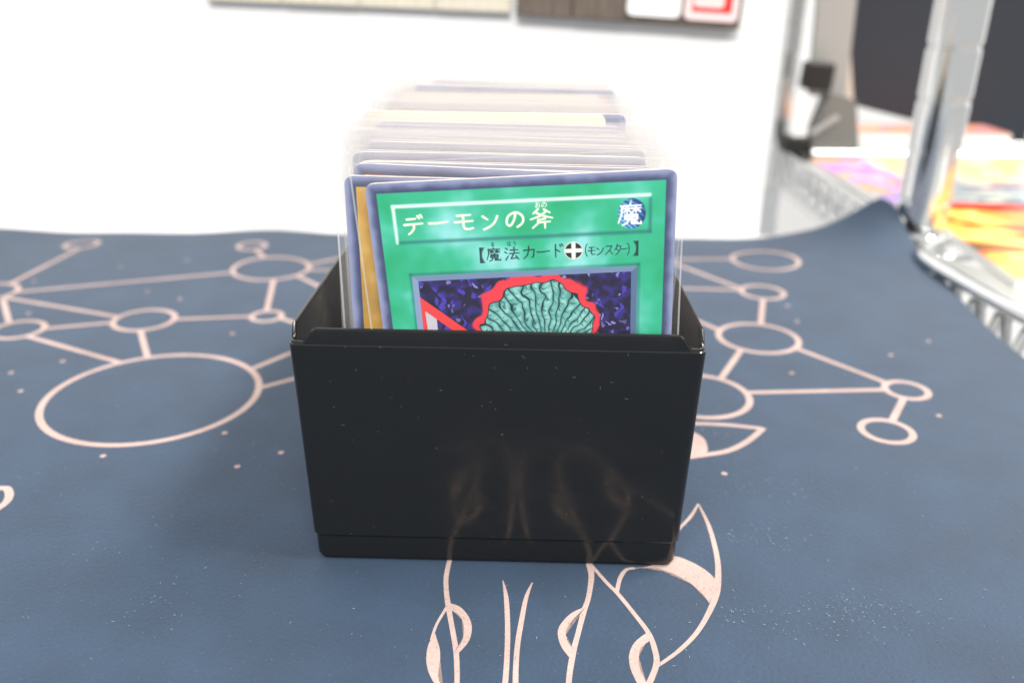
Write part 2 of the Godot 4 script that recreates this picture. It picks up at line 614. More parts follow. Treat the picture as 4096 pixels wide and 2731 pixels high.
const GLYPH := {
	"de": "22,22 62,20;8,48 92,44;52,47 50,68 38,84 24,94;72,8 79,20;85,4 92,16",
	"bar": "4,52 40,53 96,47",
	"mo": "20,20 82,18;8,50 92,47;48,19 47,70 54,83 75,85 92,80",
	"nn": "12,20 38,38;92,22 76,54 50,76 14,92",
	"no": "52,20 47,46 36,70 22,82 10,68 15,40 36,22 60,19 82,34 88,56 78,76 58,90",
	"ono": "38,3 18,24;62,5 86,22;66,20 44,38 6,53;32,22 58,37 96,49;66,51 38,57;38,55 36,74 14,97;38,69 86,67;65,69 65,99",
	"ma": "50,1 50,11;14,12 92,11;18,12 16,50 4,86;24,24 52,23;38,16 38,43;38,26 25,40;39,26 50,38;58,24 90,23;72,16 72,43;72,26 58,40;73,26 90,38;56,44 48,51;30,52 78,52 78,71 30,71 30,52;30,61 78,61;54,51 54,71;44,72 38,88 20,97;57,71 57,90 93,92 92,83;70,74 65,85 79,83",
	"hou": "10,10 22,19;4,36 16,45;8,93 26,64;40,24 90,23;64,5 64,48;34,48 96,46;60,50 42,85 85,81;74,66 93,92",
	"ka": "10,34 86,30 81,80 66,87;48,6 46,40 36,70 10,94",
	"do": "36,6 36,94;38,40 68,56;68,8 76,21;83,4 91,17",
	"su": "16,18 80,16 60,48 10,88;55,52 90,88",
	"ta": "44,5 34,30 10,54;40,22 86,20 75,56 50,80 22,96;34,44 66,63",
	"o": "14,30 66,28;36,8 36,84 22,88 12,74 30,56 64,52 84,66 78,84 58,90;74,18 90,32",
	"hma": "20,24 80,22;22,44 78,42;52,6 52,78 36,89 24,79 38,67 60,72 84,88",
	"ho": "14,12 11,60 18,90;40,18 88,17;40,42 90,40;64,18 64,80 50,89 42,79 58,70 92,88",
	"u": "34,8 64,18;20,42 60,32 78,48 70,72 38,94",
	"lp": "80,2 46,30 46,70 80,98",
	"rp": "20,2 54,30 54,70 20,98",
}

func glyph(im: Image, g: String, x0: float, y0: float, x1: float, y1: float, w: float, c: Color) -> void:
	for stroke in (GLYPH[g] as String).split(";"):
		var p: Array = []
		for q in stroke.split(" "):
			var f := q.split_floats(",")
			p.append(Vector2(lerpf(x0, x1, f[0] / 100.0), lerpf(y0, y1, f[1] / 100.0)))
		var curved := g in ["no", "o", "u", "hma", "lp", "rp", "ho", "nn"] and p.size() > 2
		if curved:
			p = smooth_path(p, 5)
		for k in p.size() - 1:
			seg(im, p[k], p[k + 1], w * (1.12 if k == 0 else 1.0), w * (0.8 if k == p.size() - 2 else 1.0), c)

func cloud(w: int, h: int, low: Color, mid: Color, high: Color, freq: float, s: int) -> Image:
	var im := Image.create(w, h, false, Image.FORMAT_RGB8)
	var n := noise(freq, s, 3)
	var n2 := noise(freq * 0.5, s + 7, 2)
	for y in h:
		for x in w:
			var v := n.get_noise_2d(x, y) * 0.8 + n2.get_noise_2d(x, y) * 0.5
			im.set_pixel(x, y, mid.lerp(high, clampf(v * 1.6, 0, 1)) if v > 0 else mid.lerp(low, clampf(-v * 1.6, 0, 1)))
	return im

# the printed blue-violet border, darker towards the inner field, brushed grain
func border(im: Image, s: int, inner := 2.0, light := Color(0.585, 0.615, 0.755), dark := Color(0.25, 0.29, 0.43)) -> void:
	var n := noise(0.35, s, 2)
	var n2 := noise(0.02, s + 3, 2)
	var w := im.get_width()
	var h := im.get_height()
	var k := w / 59.0
	var m := int(inner * k + 1.0)
	for y in h:
		var whole := y < m or y >= h - m
		var x := 0
		while x < w:
			if not whole and x == m:
				x = w - m
			var e := minf(minf(x, w - 1 - x), minf(y, h - 1 - y)) / k / inner
			var v := clampf(e * 1.05 - 0.05 + n2.get_noise_2d(x * 0.6, y * 0.6) * 0.22 + n.get_noise_2d(x, y) * 0.10, 0, 1)
			im.set_pixel(x, y, light.lerp(dark, v * v * (3 - 2 * v)))
			x += 1

func paint_front() -> Image:
	var w := int(59 * PX)
	var h := int(86 * PX)
	var im := cloud(w / 4, h / 4, srgb(34, 176, 118), srgb(58, 192, 150), srgb(150, 228, 222), 0.018, 5)
	im.resize(w, h, Image.INTERPOLATE_CUBIC)
	border(im, 11)
	# raised title bar: light upper left edges, dark lower right ones, all printed
	var wh := srgb(226, 247, 240)
	var dk := srgb(30, 108, 110)
	var face := srgb(52, 190, 146)
	seg(im, Vector2(4.9, 4.75), Vector2(53.9, 4.8), 0.75, 0.7, wh, 0.35)
	seg(im, Vector2(4.9, 4.75), Vector2(5.0, 12.1), 0.7, 0.6, wh, 0.35)
	seg(im, Vector2(5.6, 12.1), Vector2(54.1, 12.15), 0.5, 0.55, dk, 0.7, 0.8)
	seg(im, Vector2(54.1, 5.6), Vector2(54.1, 12.15), 0.4, 0.5, dk, 0.6, 0.75)
	# title
	var cr := srgb(255, 253, 226)
	glyph(im, "de", 6.4, 6.5, 10.6, 10.7, 0.46, cr)
	glyph(im, "bar", 11.4, 6.4, 15.3, 10.3, 0.46, cr)
	glyph(im, "mo", 16.2, 6.3, 20.3, 10.6, 0.46, cr)
	glyph(im, "nn", 21.5, 6.8, 25.0, 10.5, 0.46, cr)
	glyph(im, "no", 26.1, 6.3, 30.2, 10.4, 0.46, cr)
	glyph(im, "ono", 30.8, 6.5, 35.5, 10.5, 0.42, cr)
	glyph(im, "o", 32.0, 5.1, 33.1, 6.4, 0.13, cr)
	glyph(im, "no", 33.2, 5.1, 34.4, 6.4, 0.13, cr)
	# striped blue ball with its sign
	var bc := Vector2(50.55, 8.4)
	for y in range(int((bc.y - 3.3) * PX), int((bc.y + 3.3) * PX)):
		for x in range(int((bc.x - 3.0) * PX), int((bc.x + 3.0) * PX)):
			var q := Vector2(x + 0.5, y + 0.5) / PX - bc
			var d := Vector2(q.x / 2.72, q.y / 3.12)
			var r := d.length()
			if r < 1.04:
				var v := 0.5 + 0.5 * sin((q.x * 0.75 - q.y * 1.0 + 0.35 * q.x * q.y * 0.3) * 6.0)
				var shade := clampf(0.5 - d.x * 0.45 + d.y * 0.25 - r * 0.2, 0, 1)
				var c := srgb(30, 70, 140).lerp(srgb(130, 200, 240), clampf(v * 0.8 + shade * 0.8 - 0.3, 0, 1))
				c = c.lerp(srgb(14, 18, 44), smoothstep(0.45, 1.0, d.dot(Vector2(0.8, 0.35))) * 0.6)
				blend(im, x, y, c, clampf((1.0 - r) * 24.0, 0, 1))
	glyph(im, "ma", 47.8, 6.3, 52.7, 10.8, 0.40, srgb(250, 252, 255))
	glyph(im, "hma", 50.0, 5.5, 50.8, 6.3, 0.08, srgb(200, 225, 245))
	# kind line
	var ink := srgb(18, 58, 56)
	var thin := 0.24
	var half := [[Vector2(21.75, 14.0), Vector2(20.95, 14.0), Vector2(20.95, 17.0), Vector2(21.75, 17.0), 1.0], [Vector2(51.0, 14.1), Vector2(51.8, 14.1), Vector2(51.8, 17.0), Vector2(51.0, 17.0), -1.0]]
	for b in half:                                                     # thick square brackets with a curved inner edge
		for k in 12:
			var y0: float = lerpf(b[0].y, b[2].y, k / 11.0)
			var bulge: float = pow(absf(k / 11.0 - 0.5) * 2.0, 2.0)
			seg(im, Vector2(b[1].x, y0), Vector2(lerpf(b[1].x + b[4] * 0.28, b[0].x, bulge), y0), 0.3, 0.2, ink)
	glyph(im, "ma", 22.1, 14.0, 25.1, 16.9, 0.22, ink)
	glyph(im, "hou", 25.7, 14.0, 28.7, 16.9, 0.26, ink)
	glyph(im, "ka", 29.2, 13.9, 31.9, 16.8, 0.26, ink)
	glyph(im, "bar", 32.0, 13.9, 34.7, 16.7, 0.26, ink)
	glyph(im, "do", 34.8, 13.8, 37.4, 16.8, 0.26, ink)
	glyph(im, "hma", 23.1, 12.8, 23.95, 13.8, 0.09, ink)
	glyph(im, "ho", 26.25, 12.8, 27.15, 13.85, 0.09, ink)
	glyph(im, "u", 27.35, 12.8, 28.2, 13.85, 0.09, ink)
	glyph(im, "lp", 41.2, 14.1, 42.1, 16.8, thin * 0.7, ink)
	glyph(im, "mo", 42.0, 14.5, 43.6, 16.75, 0.2, ink)
	glyph(im, "nn", 43.6, 14.7, 45.2, 16.75, 0.2, ink)
	glyph(im, "su", 45.3, 14.4, 47.1, 16.85, 0.2, ink)
	glyph(im, "ta", 47.1, 14.4, 48.7, 16.85, 0.2, ink)
	glyph(im, "bar", 48.6, 14.4, 49.9, 16.6, 0.2, ink)
	glyph(im, "rp", 49.6, 14.3, 50.5, 16.9, thin * 0.7, ink)
	var ec := Vector2(39.25, 15.4)
	seg(im, ec, ec, 3.7, 3.7, srgb(236, 236, 210), 0.1)
	seg(im, ec, ec, 3.3, 3.3, srgb(24, 34, 40), 0.1)
	seg(im, ec - Vector2(1.35, 0), ec + Vector2(1.35, 0), 0.85, 0.85, srgb(244, 244, 236), 0.08)
	seg(im, ec - Vector2(0, 1.4), ec + Vector2(0, 1.4), 0.85, 0.85, srgb(244, 244, 236), 0.08)
	# picture frame, printed bevel
	var sh := srgb(22, 92, 96)
	seg(im, Vector2(6.9, 18.95), Vector2(52.0, 18.95), 0.3, 0.3, sh, 0.9, 0.7)
	seg(im, Vector2(6.9, 18.95), Vector2(6.9, 60), 0.3, 0.3, sh, 0.9, 0.7)
	seg(im, Vector2(52.0, 18.95), Vector2(52.0, 60), 0.3, 0.3, sh, 0.9, 0.7)
	for y in range(int(19.2 * PX), int(62 * PX)):
		for x in range(int(7.1 * PX), int(51.8 * PX)):
			var e := minf(x / PX - 7.1, minf(51.8 - x / PX, y / PX - 19.2))
			if e < 1.25:
				var side := 0.0
				if e == y / PX - 19.2:
					side = 0.5
				elif e == x / PX - 7.1:
					side = 0.85
				blend(im, x, y, srgb(92, 116, 150).lerp(srgb(150, 170, 202), side), 1.0)
	art(im)
	# text panel, hidden in the box
	im.fill_rect(Rect2i(int(6 * PX), int(64 * PX), int(47 * PX), int(17 * PX)), srgb(214, 190, 150))
	return im

# a plain picture in the colours of the print: a fluted sea-green shell on red, on indigo with pale flecks
func art(im: Image) -> void:
	var flecks := noise(0.062, 21, 1)
	flecks.noise_type = FastNoiseLite.TYPE_CELLULAR
	flecks.cellular_return_type = FastNoiseLite.RETURN_CELL_VALUE
	flecks.cellular_distance_function = FastNoiseLite.DISTANCE_MANHATTAN
	var edge := noise(0.062, 21, 1)
	edge.noise_type = FastNoiseLite.TYPE_CELLULAR
	edge.cellular_return_type = FastNoiseLite.RETURN_DISTANCE2_SUB
	edge.cellular_distance_function = FastNoiseLite.DISTANCE_MANHATTAN
	var tone := noise(0.022, 33, 2)
	var warp := noise(0.012, 40, 2)
	var hub := Vector2(33.0, 39.8)
	for y in range(int(20.4 * PX), int(44 * PX)):
		for x in range(int(8.3 * PX), int(50.6 * PX)):
			var p := Vector2(x + 0.5, y + 0.5) / PX
			var t := tone.get_noise_2d(x, y)
			var col := srgb(26, 17, 54).lerp(srgb(50, 38, 122), clampf(t * 1.6 + 0.35, 0, 1))
			var fx := x * 1.15 + 14.0 * t
			var cell := flecks.get_noise_2d(fx, y * 0.8)
			if cell > 0.62 and edge.get_noise_2d(fx, y * 0.8) > -0.62:
				col = col.lerp(srgb(160, 156, 232), 0.45 + 0.5 * (cell - 0.62) / 0.38)
			elif cell < -0.8:
				col = srgb(74, 60, 176)
			var wob := warp.get_noise_2d(x, y)
			var q := p - hub
			var far := q.length()
			var ang := atan2(q.x, -q.y)
			var reach := 18.4 - 5.0 * absf(ang + 0.2) * absf(ang + 0.2) + 0.25 * sin(ang * 17.0) + wob * 1.2
			var d := far / reach
			col = col.lerp(srgb(240, 60, 72), smoothstep(1.13, 1.085, d) if absf(ang) < 1.75 else 0.0)
			if d < 1.0 and absf(ang) < 1.7:
				var fl := ang * 8.5 + wob * 0.5 + 0.12 * sin(far * 0.8)
				var fr := fl - floorf(fl)
				var lit := sin(fr * PI)
				var body := srgb(66, 142, 134).lerp(srgb(158, 220, 208), clampf(lit * 0.75 + t * 0.5 + 0.1 - 0.25 * (1.0 - d), 0, 1))
				var w := 0.10 + 0.05 * sin(far * 1.7 + floorf(fl) * 2.0)
				body = body.lerp(srgb(18, 42, 52), smoothstep(w, w * 0.5, minf(fr, 1.0 - fr)))
				var arc := far * 0.62 + 0.4 * lit + wob * 0.8
				var af := arc - floorf(arc)
				body = body.lerp(srgb(34, 86, 90), 0.75 * smoothstep(0.13, 0.04, minf(af, 1.0 - af)) * smoothstep(0.75, 0.35, fr))
				body = body.lerp(srgb(18, 38, 48), smoothstep(0.978, 0.992, d))
				col = body
			# a slanting red band and a pale wedge at the left
			var band := (p.y - 25.6) - (p.x - 9.6) * 0.88
			if p.x < 18.5 and band > -0.6 and p.y < 40.0:
				if band < 1.9 or p.x < 8.9 + (p.y - 25) * 0.04:
					col = srgb(240, 66, 66)
				elif p.x < 11.2:
					col = srgb(206, 200, 208)
			im.set_pixel(x, y, Color(col.r, col.g, col.b))

func paint_plain(s: int, field: Color, field2: Color, k: int, bar := true) -> Image:   # other card faces: border and a clouded field
	var im := cloud(59 * k, 86 * k, field.darkened(0.12), field, field2, 0.02 * 6.0 / k, s)
	border(im, s + 1, 2.1)
	if bar:
		for b in [[4.6, 4.4, 54.3, 4.9, 0.16], [4.6, 4.4, 5.1, 12.1, 0.16], [4.6, 11.8, 54.3, 12.3, -0.3], [7, 19, 52, 20, -0.2], [7, 19, 8, 60, -0.1], [51, 19, 52, 60, -0.2]]:
			var c := field.lightened(b[4]) if b[4] > 0 else field.darkened(-b[4])
			im.fill_rect(Rect2i(int(b[0] * k), int(b[1] * k), int((b[2] - b[0]) * k), int((b[3] - b[1]) * k)), c)
		im.fill_rect(Rect2i(8 * k, 20 * k, 43 * k, 40 * k), field.darkened(0.6))
	return im

func card_mat(im: Image) -> StandardMaterial3D:
	var m := StandardMaterial3D.new()
	m.albedo_texture = tex(im)
	m.roughness = 0.42
	m.texture_repeat = false
	return m

func film_mat(alpha: float, c := Color(0.95, 0.95, 0.94), back := 0.8) -> StandardMaterial3D:
	var m := StandardMaterial3D.new()
	m.albedo_color = Color(c.r, c.g, c.b, alpha)
	m.transparency = BaseMaterial3D.TRANSPARENCY_ALPHA
	m.roughness = 0.3
	m.cull_mode = BaseMaterial3D.CULL_DISABLED
	m.backlight_enabled = true
	m.backlight = Color(back, back, back)
	return m

func build_cards() -> void:
	make_card_meshes()
	var green := card_mat(paint_front())
	var gold := card_mat(paint_plain(61, srgb(206, 160, 72), srgb(226, 190, 112), 10))
	var violet := card_mat(paint_plain(71, srgb(206, 120, 70), srgb(224, 160, 110), 6))
	var tan_face := card_mat(paint_plain(81, srgb(196, 150, 84), srgb(220, 190, 130), 4))
	var plain_violet := card_mat(paint_plain(91, srgb(104, 116, 176), srgb(150, 154, 196), 4, false))
	var half_clear := film_mat(0.10, Color(0.82, 0.80, 0.80), 0.6)
	var clear := film_mat(0.035)
	var clear_weld := film_mat(0.42)
	var milky := film_mat(0.14, Color(0.87, 0.84, 0.80), 0.65)
	var milky_weld := film_mat(0.22)
	var g := make_card("green spell card in front, its cream title over a striped blue ball", green, clear, clear_weld)
	put(g, 0.00952, 0.003 + 0.0295 * sin(0.06368), -0.0047, 0.0847, 0.06368, 0.02265)
	g.get_node("sleeve").position = Vector3(-0.0005, -0.0010, 0)
	var a := make_card("gold card with violet border, showing left of the green card", gold, clear, clear_weld)
	put(a, -0.0012, 0.0034, -0.0068, 0.078, -0.012, 0.01)
	var b := make_card("violet bordered card just behind the gold one, its corner a little higher", violet, half_clear, milky_weld, "", 1)
	put(b, -0.0011, 0.0050, -0.0083, 0.076, -0.030, 0.01)
	var label := "sleeved trading card with pale edge, packed in the long row behind the front cards"
	var row := "trading cards packed behind the front ones"
	var protos: Array = []
	for f in [violet, tan_face, gold]:
		protos.append(make_card(label, f, milky, milky_weld, row, 1))
	var z := -0.0098
	var k := 0
	while z > -0.140:
		var c: Node3D
		if k < 3:
			c = protos[k]
		else:
			c = protos[0 if k < 9 else (rng.randi() % 3)].duplicate()
			c.name = numbered("trading_card")
			add_child(c)
		var t := -z / 0.14
		var x := rng.randfn(0.0, 0.0007) + 0.0006 * sin(k * 0.7) - 0.0022 * smoothstep(0.15, 0.35, t)
		var y := 0.0036 + absf(rng.randfn(0.0, 0.0008)) + 0.0015 * smoothstep(0.03, 0.2, t) - 0.0022 * smoothstep(0.5, 1.0, t)
		var rot := rng.randfn(-0.008, 0.006)
		var s: Node3D = c.get_node("sleeve")
		s.position.y = -0.0016 + rng.randf_range(-0.0006, 0.0008)
		s.position.x = rng.randf_range(-0.0012, 0.0012)
		if k >= 17 and k < 26:
			s.position.y -= 0.0042
		if k < 4:
			(s.get_node("film") as MeshInstance3D).material_override = half_clear
		if k == 26 or k == 51:                                              # a blank cream divider standing a little proud
			x = -0.0052 if k == 26 else -0.0030
			y += 0.0034
			rot = 0.0
			s.position = Vector3(0, -0.0030, 0)
			c.set_meta("label", "blank cream card standing proud halfway along the row" if k == 26 else "blank cream card standing proud far back in the row")
			c.remove_meta("group")
			(c.get_node("printed_face") as MeshInstance3D).material_override = M.cream_face
		if k == 27 or k == 52:
			x = 0.0002 if k == 27 else 0.0002
			y += 0.0036 if k == 27 else 0.0042
			rot = 0.004 if k == 27 else -0.012
			s.position = Vector3(0, -0.0030, 0)
			c.set_meta("label", "sleeved card pushed out to the right, its violet corner above the row" if k == 27 else "violet bordered card showing a thin dark line far back in the row")
			c.remove_meta("group")
			(c.get_node("printed_face") as MeshInstance3D).material_override = plain_violet if k == 27 else violet
			if k == 27:
				(s.get_node("film") as MeshInstance3D).material_override = clear
		if z < -0.1384:
			x = -0.0004
			y += 0.0036
			rot = -0.035
			s.position.y = -0.0030
			(c.get_node("printed_face") as MeshInstance3D).material_override = plain_violet if k == 27 else violet
			if k == 27:
				(s.get_node("film") as MeshInstance3D).material_override = clear
			c.set_meta("label", "rearmost sleeved card of the row, tilted down to the right")
			c.remove_meta("group")
		put(c, x, y, z, lerpf(0.074, 0.045, t) + rng.randfn(0.0, 0.0006), rot, rng.randfn(0.0, 0.004))
		z -= 0.00155 + rng.randf() * 0.0004
		k += 1

# ---------------------------------------------------------------- behind the table
func build_wall() -> void:
	var w := begin()
	bx(w, Vector3(0.9, 0.75, 0.018), Transform3D(Basis(), Vector3(-0.3115, 0.295, -0.3105)), 0.001)
	structure(obj("white_wall", w, M.white))
	var bw := begin()
	bx(bw, Vector3(2.6, 2.2, 0.02), Transform3D(Basis(), Vector3(0.9, 0.6, -1.05)), 0.001)
	structure(obj("back_wall", bw, M.white))
	var t := begin()
	bx(t, Vector3(0.80, 0.028, 0.66), Transform3D(Basis(), Vector3(-0.214, -0.0163, 0.03)), 0.001)
	tag(obj("table", t, M.table), "white table top under the navy play mat", "table")
	# wood boards on the wall
	var d := thing("wood_board", "dark brown plank board carrying stickers, upper right on the white wall", "board")
	d.transform = Transform3D(Basis(Vector3.BACK, -0.052), Vector3(0.0025, 0.1098, -0.3005))
	for k in 4:
		var p := begin()
		bx(p, Vector3(0.0276, 0.12, 0.005), Transform3D(Basis(), Vector3(0.014 + k * 0.0279, 0.06, 0.0025 + 0.0003 * (k % 2))), 0.0005)
		var o := obj("plank", p, M.dark_wood[k % 2], d)
	var l := thing("wood_board", "pale tan plank board on the white wall, left of the dark one", "board")
	l.transform = Transform3D(Basis(Vector3.BACK, -0.026), Vector3(-0.1515, 0.1142, -0.3005))
	for k in 4:
		var p := begin()
		bx(p, Vector3(0.0375, 0.12, 0.003), Transform3D(Basis(), Vector3(0.019 + k * 0.0379, 0.06, 0.0015 + 0.0003 * (k % 2))), 0.0005)
		obj("plank", p, M.pale_wood, l)
	var s := thing("sticker", "blank white sticker with round corners on the dark plank board", "sticker")
	s.transform = Transform3D(Basis(Vector3.BACK, -0.052), Vector3(0.0706, 0.1095, -0.2948))
	var so := begin()
	sheet(so, 0.0268, 0.034, 0.003, 0.0008)
	obj("paper", flat(so), M.paper, s)
	var r := thing("sticker", "red and white sticker with round corners beside the blank white one", "sticker")
	r.transform = Transform3D(Basis(Vector3.BACK, -0.052), Vector3(0.0989, 0.1079, -0.2948))
	var ro := begin()
	sheet(ro, 0.0268, 0.034, 0.003, 0.0008)
	obj("paper", flat(ro), M.pink_paper, r)
	var rr := begin()
	sheet(rr, 0.0195, 0.0262, 0.0006, 0.0002, Vector3(0.0002, 0.0042, 0.0008))
	obj("red_print", flat(rr), M.red, r)
	var rw := begin()
	sheet(rw, 0.0150, 0.022, 0.002, 0.0002, Vector3(-0.0016, 0.0062, 0.0010))
	obj("white_print", flat(rw), M.pink_paper, r)

# a thin sheet with round corners, standing, its base at y 0
func sheet(st: SurfaceTool, w: float, h: float, r: float, t: float, at := Vector3.ZERO) -> void:
	var o := rounded(w, h, r)
	var n := o.size()
	for k in n:
		var a := Vector3(o[k].x, o[k].y, 0) + at
		var b := Vector3(o[(k + 1) % n].x, o[(k + 1) % n].y, 0) + at
		var f := Vector3(0, 0, t)
		quad(st, a + f, a, b, b + f)
		var c := Vector3(0, h / 2, t) + at
		tri(st, c, b + f, a + f)
		c.z -= t
		tri(st, c, a, b)

func build_rack() -> void:
	var k := thing("wire_rack", "chrome wire rack with ringed round posts, beside the table", "rack")
	for p in [Vector3(0.2185, 0, -0.286), Vector3(0.2235, 0, -0.585)]:
		var st := begin()
		var prof: Array = [Vector2(0.0, -0.45), Vector2(0.0127, -0.45)]
		var y := -0.45 + 0.0137
		while y < 0.42:
			prof.append_array([Vector2(0.0127, y), Vector2(0.0119, y + 0.0006), Vector2(0.0119, y + 0.0022), Vector2(0.0127, y + 0.0028)])
			y += 0.0254
		prof.append(Vector2(0.0127, 0.42))
		lathe(st, prof, p)
		obj("post", st, M.chrome, k)
		var co := begin()
		lathe(co, [Vector2(0.0128, -0.036), Vector2(0.0165, -0.034), Vector2(0.0155, 0.004), Vector2(0.0140, 0.0055), Vector2(0.0128, 0.006)], p)
		obj("collar", co, M.chrome, k)
	rails(k, [Vector3(0.2235, 0, -0.572), Vector3(0.2185, 0, -0.30)], 12)
	rails(k, [Vector3(0.236, 0, -0.588), Vector3(0.72, 0, -0.588)], 20)
	var rod := begin()
	tube(rod, [Vector3(0.2335, 0.0035, -0.516), Vector3(0.236, 0.0035, -0.516), Vector3(0.72, 0.0035, -0.516)], 0.0052, 14)
	obj("cross_rod", rod, M.bright_chrome, k)
	for i in 22:
		var w := begin()
		var x := 0.240 + i * 0.0215
		tube(w, [Vector3(x, -0.0025, -0.588), Vector3(x, -0.0025, -0.292)], 0.0016, 6)
		obj("shelf_wire", w, M.chrome, k)
	# the nearer shelf, a little turned, its lip along the table
	var n := thing("wire_shelf", "chrome wire shelf edge close to the right side of the play mat", "shelf")
	var lip: Array = [Vector3(0.2225, 0.004, -0.268), Vector3(0.211, 0.004, -0.258), Vector3(0.2035, 0.004, -0.247), Vector3(0.2015, 0.004, -0.232), Vector3(0.2035, 0.004, -0.200), Vector3(0.2085, 0.004, -0.150), Vector3(0.222, 0.004, -0.05), Vector3(0.234, 0.004, 0.06)]
	var up := begin()
	tube(up, smooth_path(lip, 6), 0.0034, 12)
	obj("top_rail", up, M.chrome, n)
	var lo: Array = []
	for p in lip:
		lo.append(p + Vector3(0.001, -0.026, 0))
	var dn := begin()
	tube(dn, smooth_path(lo, 6), 0.0028, 10)
	obj("bottom_rail", dn, M.chrome, n)
	var zz := begin()
	var path: Array = []
	for i in 22:
		var t := i / 21.0
		var a := Vector3(0.2015, 0, -0.235).lerp(Vector3(0.222, 0, -0.05), t)
		a.y = 0.002 if i % 2 else -0.020
		path.append(a + Vector3(-0.0015, 0, 0))
	tube(zz, smooth_path(path, 4), 0.0023, 8)
	obj("zigzag_wire", zz, M.chrome, n)
	var fb := begin()
	var inner := [[0.2095, -0.2515, 0.2075, -0.2345], [0.2330, -0.2050, 0.2120, -0.170], [0.262, -0.13, 0.2185, -0.10], [0.30, 0.0, 0.238, 0.05]]
	for i in 3:
		var a: Array = inner[i]
		var b: Array = inner[i + 1]
		quad(fb, Vector3(a[0], 0.0035, a[1]), Vector3(a[2], 0.0045, a[3]), Vector3(b[2], 0.0045, b[3]), Vector3(b[0], 0.0035, b[1]))
		quad(fb, Vector3(b[0], 0.0015, b[1]), Vector3(b[2], 0.0025, b[3]), Vector3(a[2], 0.0025, a[3]), Vector3(a[0], 0.0015, a[1]))
	obj("lip_plate", flat(fb), M.steel, n)
	for i in 14:
		var w := begin()
		var z := -0.255 + i * 0.0215
		tube(w, [Vector3(0.214 + i * 0.002, -0.001, z), Vector3(0.62, -0.001, z - 0.05)], 0.0015, 6)
		obj("shelf_wire", w, M.chrome, n)

func rails(k: Node3D, e: Array, zig: int) -> void:
	var a: Vector3 = e[0]
	var b: Vector3 = e[1]
	for y in [0.0015, -0.028]:
		var st := begin()
		tube(st, [a + Vector3(0, y, 0), b + Vector3(0, y, 0)], 0.0032, 10)
		obj("rail", st, M.chrome, k)
	var path: Array = []
	for i in zig * 2 + 1:
		path.append(a.lerp(b, i / (zig * 2.0)) + Vector3(0, -0.002 if i % 2 else -0.025, 0))
	var z := begin()
	tube(z, smooth_path(path, 4), 0.0022, 7)
	obj("zigzag_wire", z, M.chrome, k)

func booklet(label: String, at: Vector3, size: Vector3, turn: float, cover: Image) -> void:
	var o := thing("booklet", label, "booklet")
	o.position = at
	o.rotation.y = turn
	var p := begin()
	bx(p, size - Vector3(0.001, 0.0006, 0.001), Transform3D(Basis(), Vector3(0, size.y / 2, 0)), 0.0003)
	obj("pages", p, M.paper, o)
	var c := begin()
	var h := size / 2
	var y := size.y + 0.0001
	var uv := [Vector2(0, 1), Vector2(1, 1), Vector2(1, 0), Vector2(0, 0)]
	var v := [Vector3(-h.x, y, h.z), Vector3(h.x, y, h.z), Vector3(h.x, y, -h.z), Vector3(-h.x, y, -h.z)]
	for i in [0, 2, 1, 0, 3, 2]:
		c.set_normal(Vector3.UP)
		c.set_uv(uv[i])
		c.add_vertex(v[i])
	var m := card_mat(cover)
	m.roughness = 0.3
	obj("cover", c, m, o)

func cover(s: int, cols: Array, band := Color(0, 0, 0, 0)) -> Image:   # blotches of flat colour
	var w := 160
	var im := Image.create(w, w, false, Image.FORMAT_RGB8)
	var n := noise(0.018, s, 2)
	var n2 := noise(0.03, s + 9, 2)
	for y in w:
		for x in w:
			var v := clampf(n.get_noise_2d(x, y) * 1.1 + 0.5 + n2.get_noise_2d(y, x) * 0.35, 0.0, 0.999) * (cols.size() - 1)
			var i := int(v)
			var c: Color = (cols[i] as Color).lerp(cols[i + 1], smoothstep(0.35, 0.65, v - i))
			if band.a > 0.0 and y < 16 + 5 * sin(x * 0.06):
				c = band
			im.set_pixel(x, y, c)
	return im

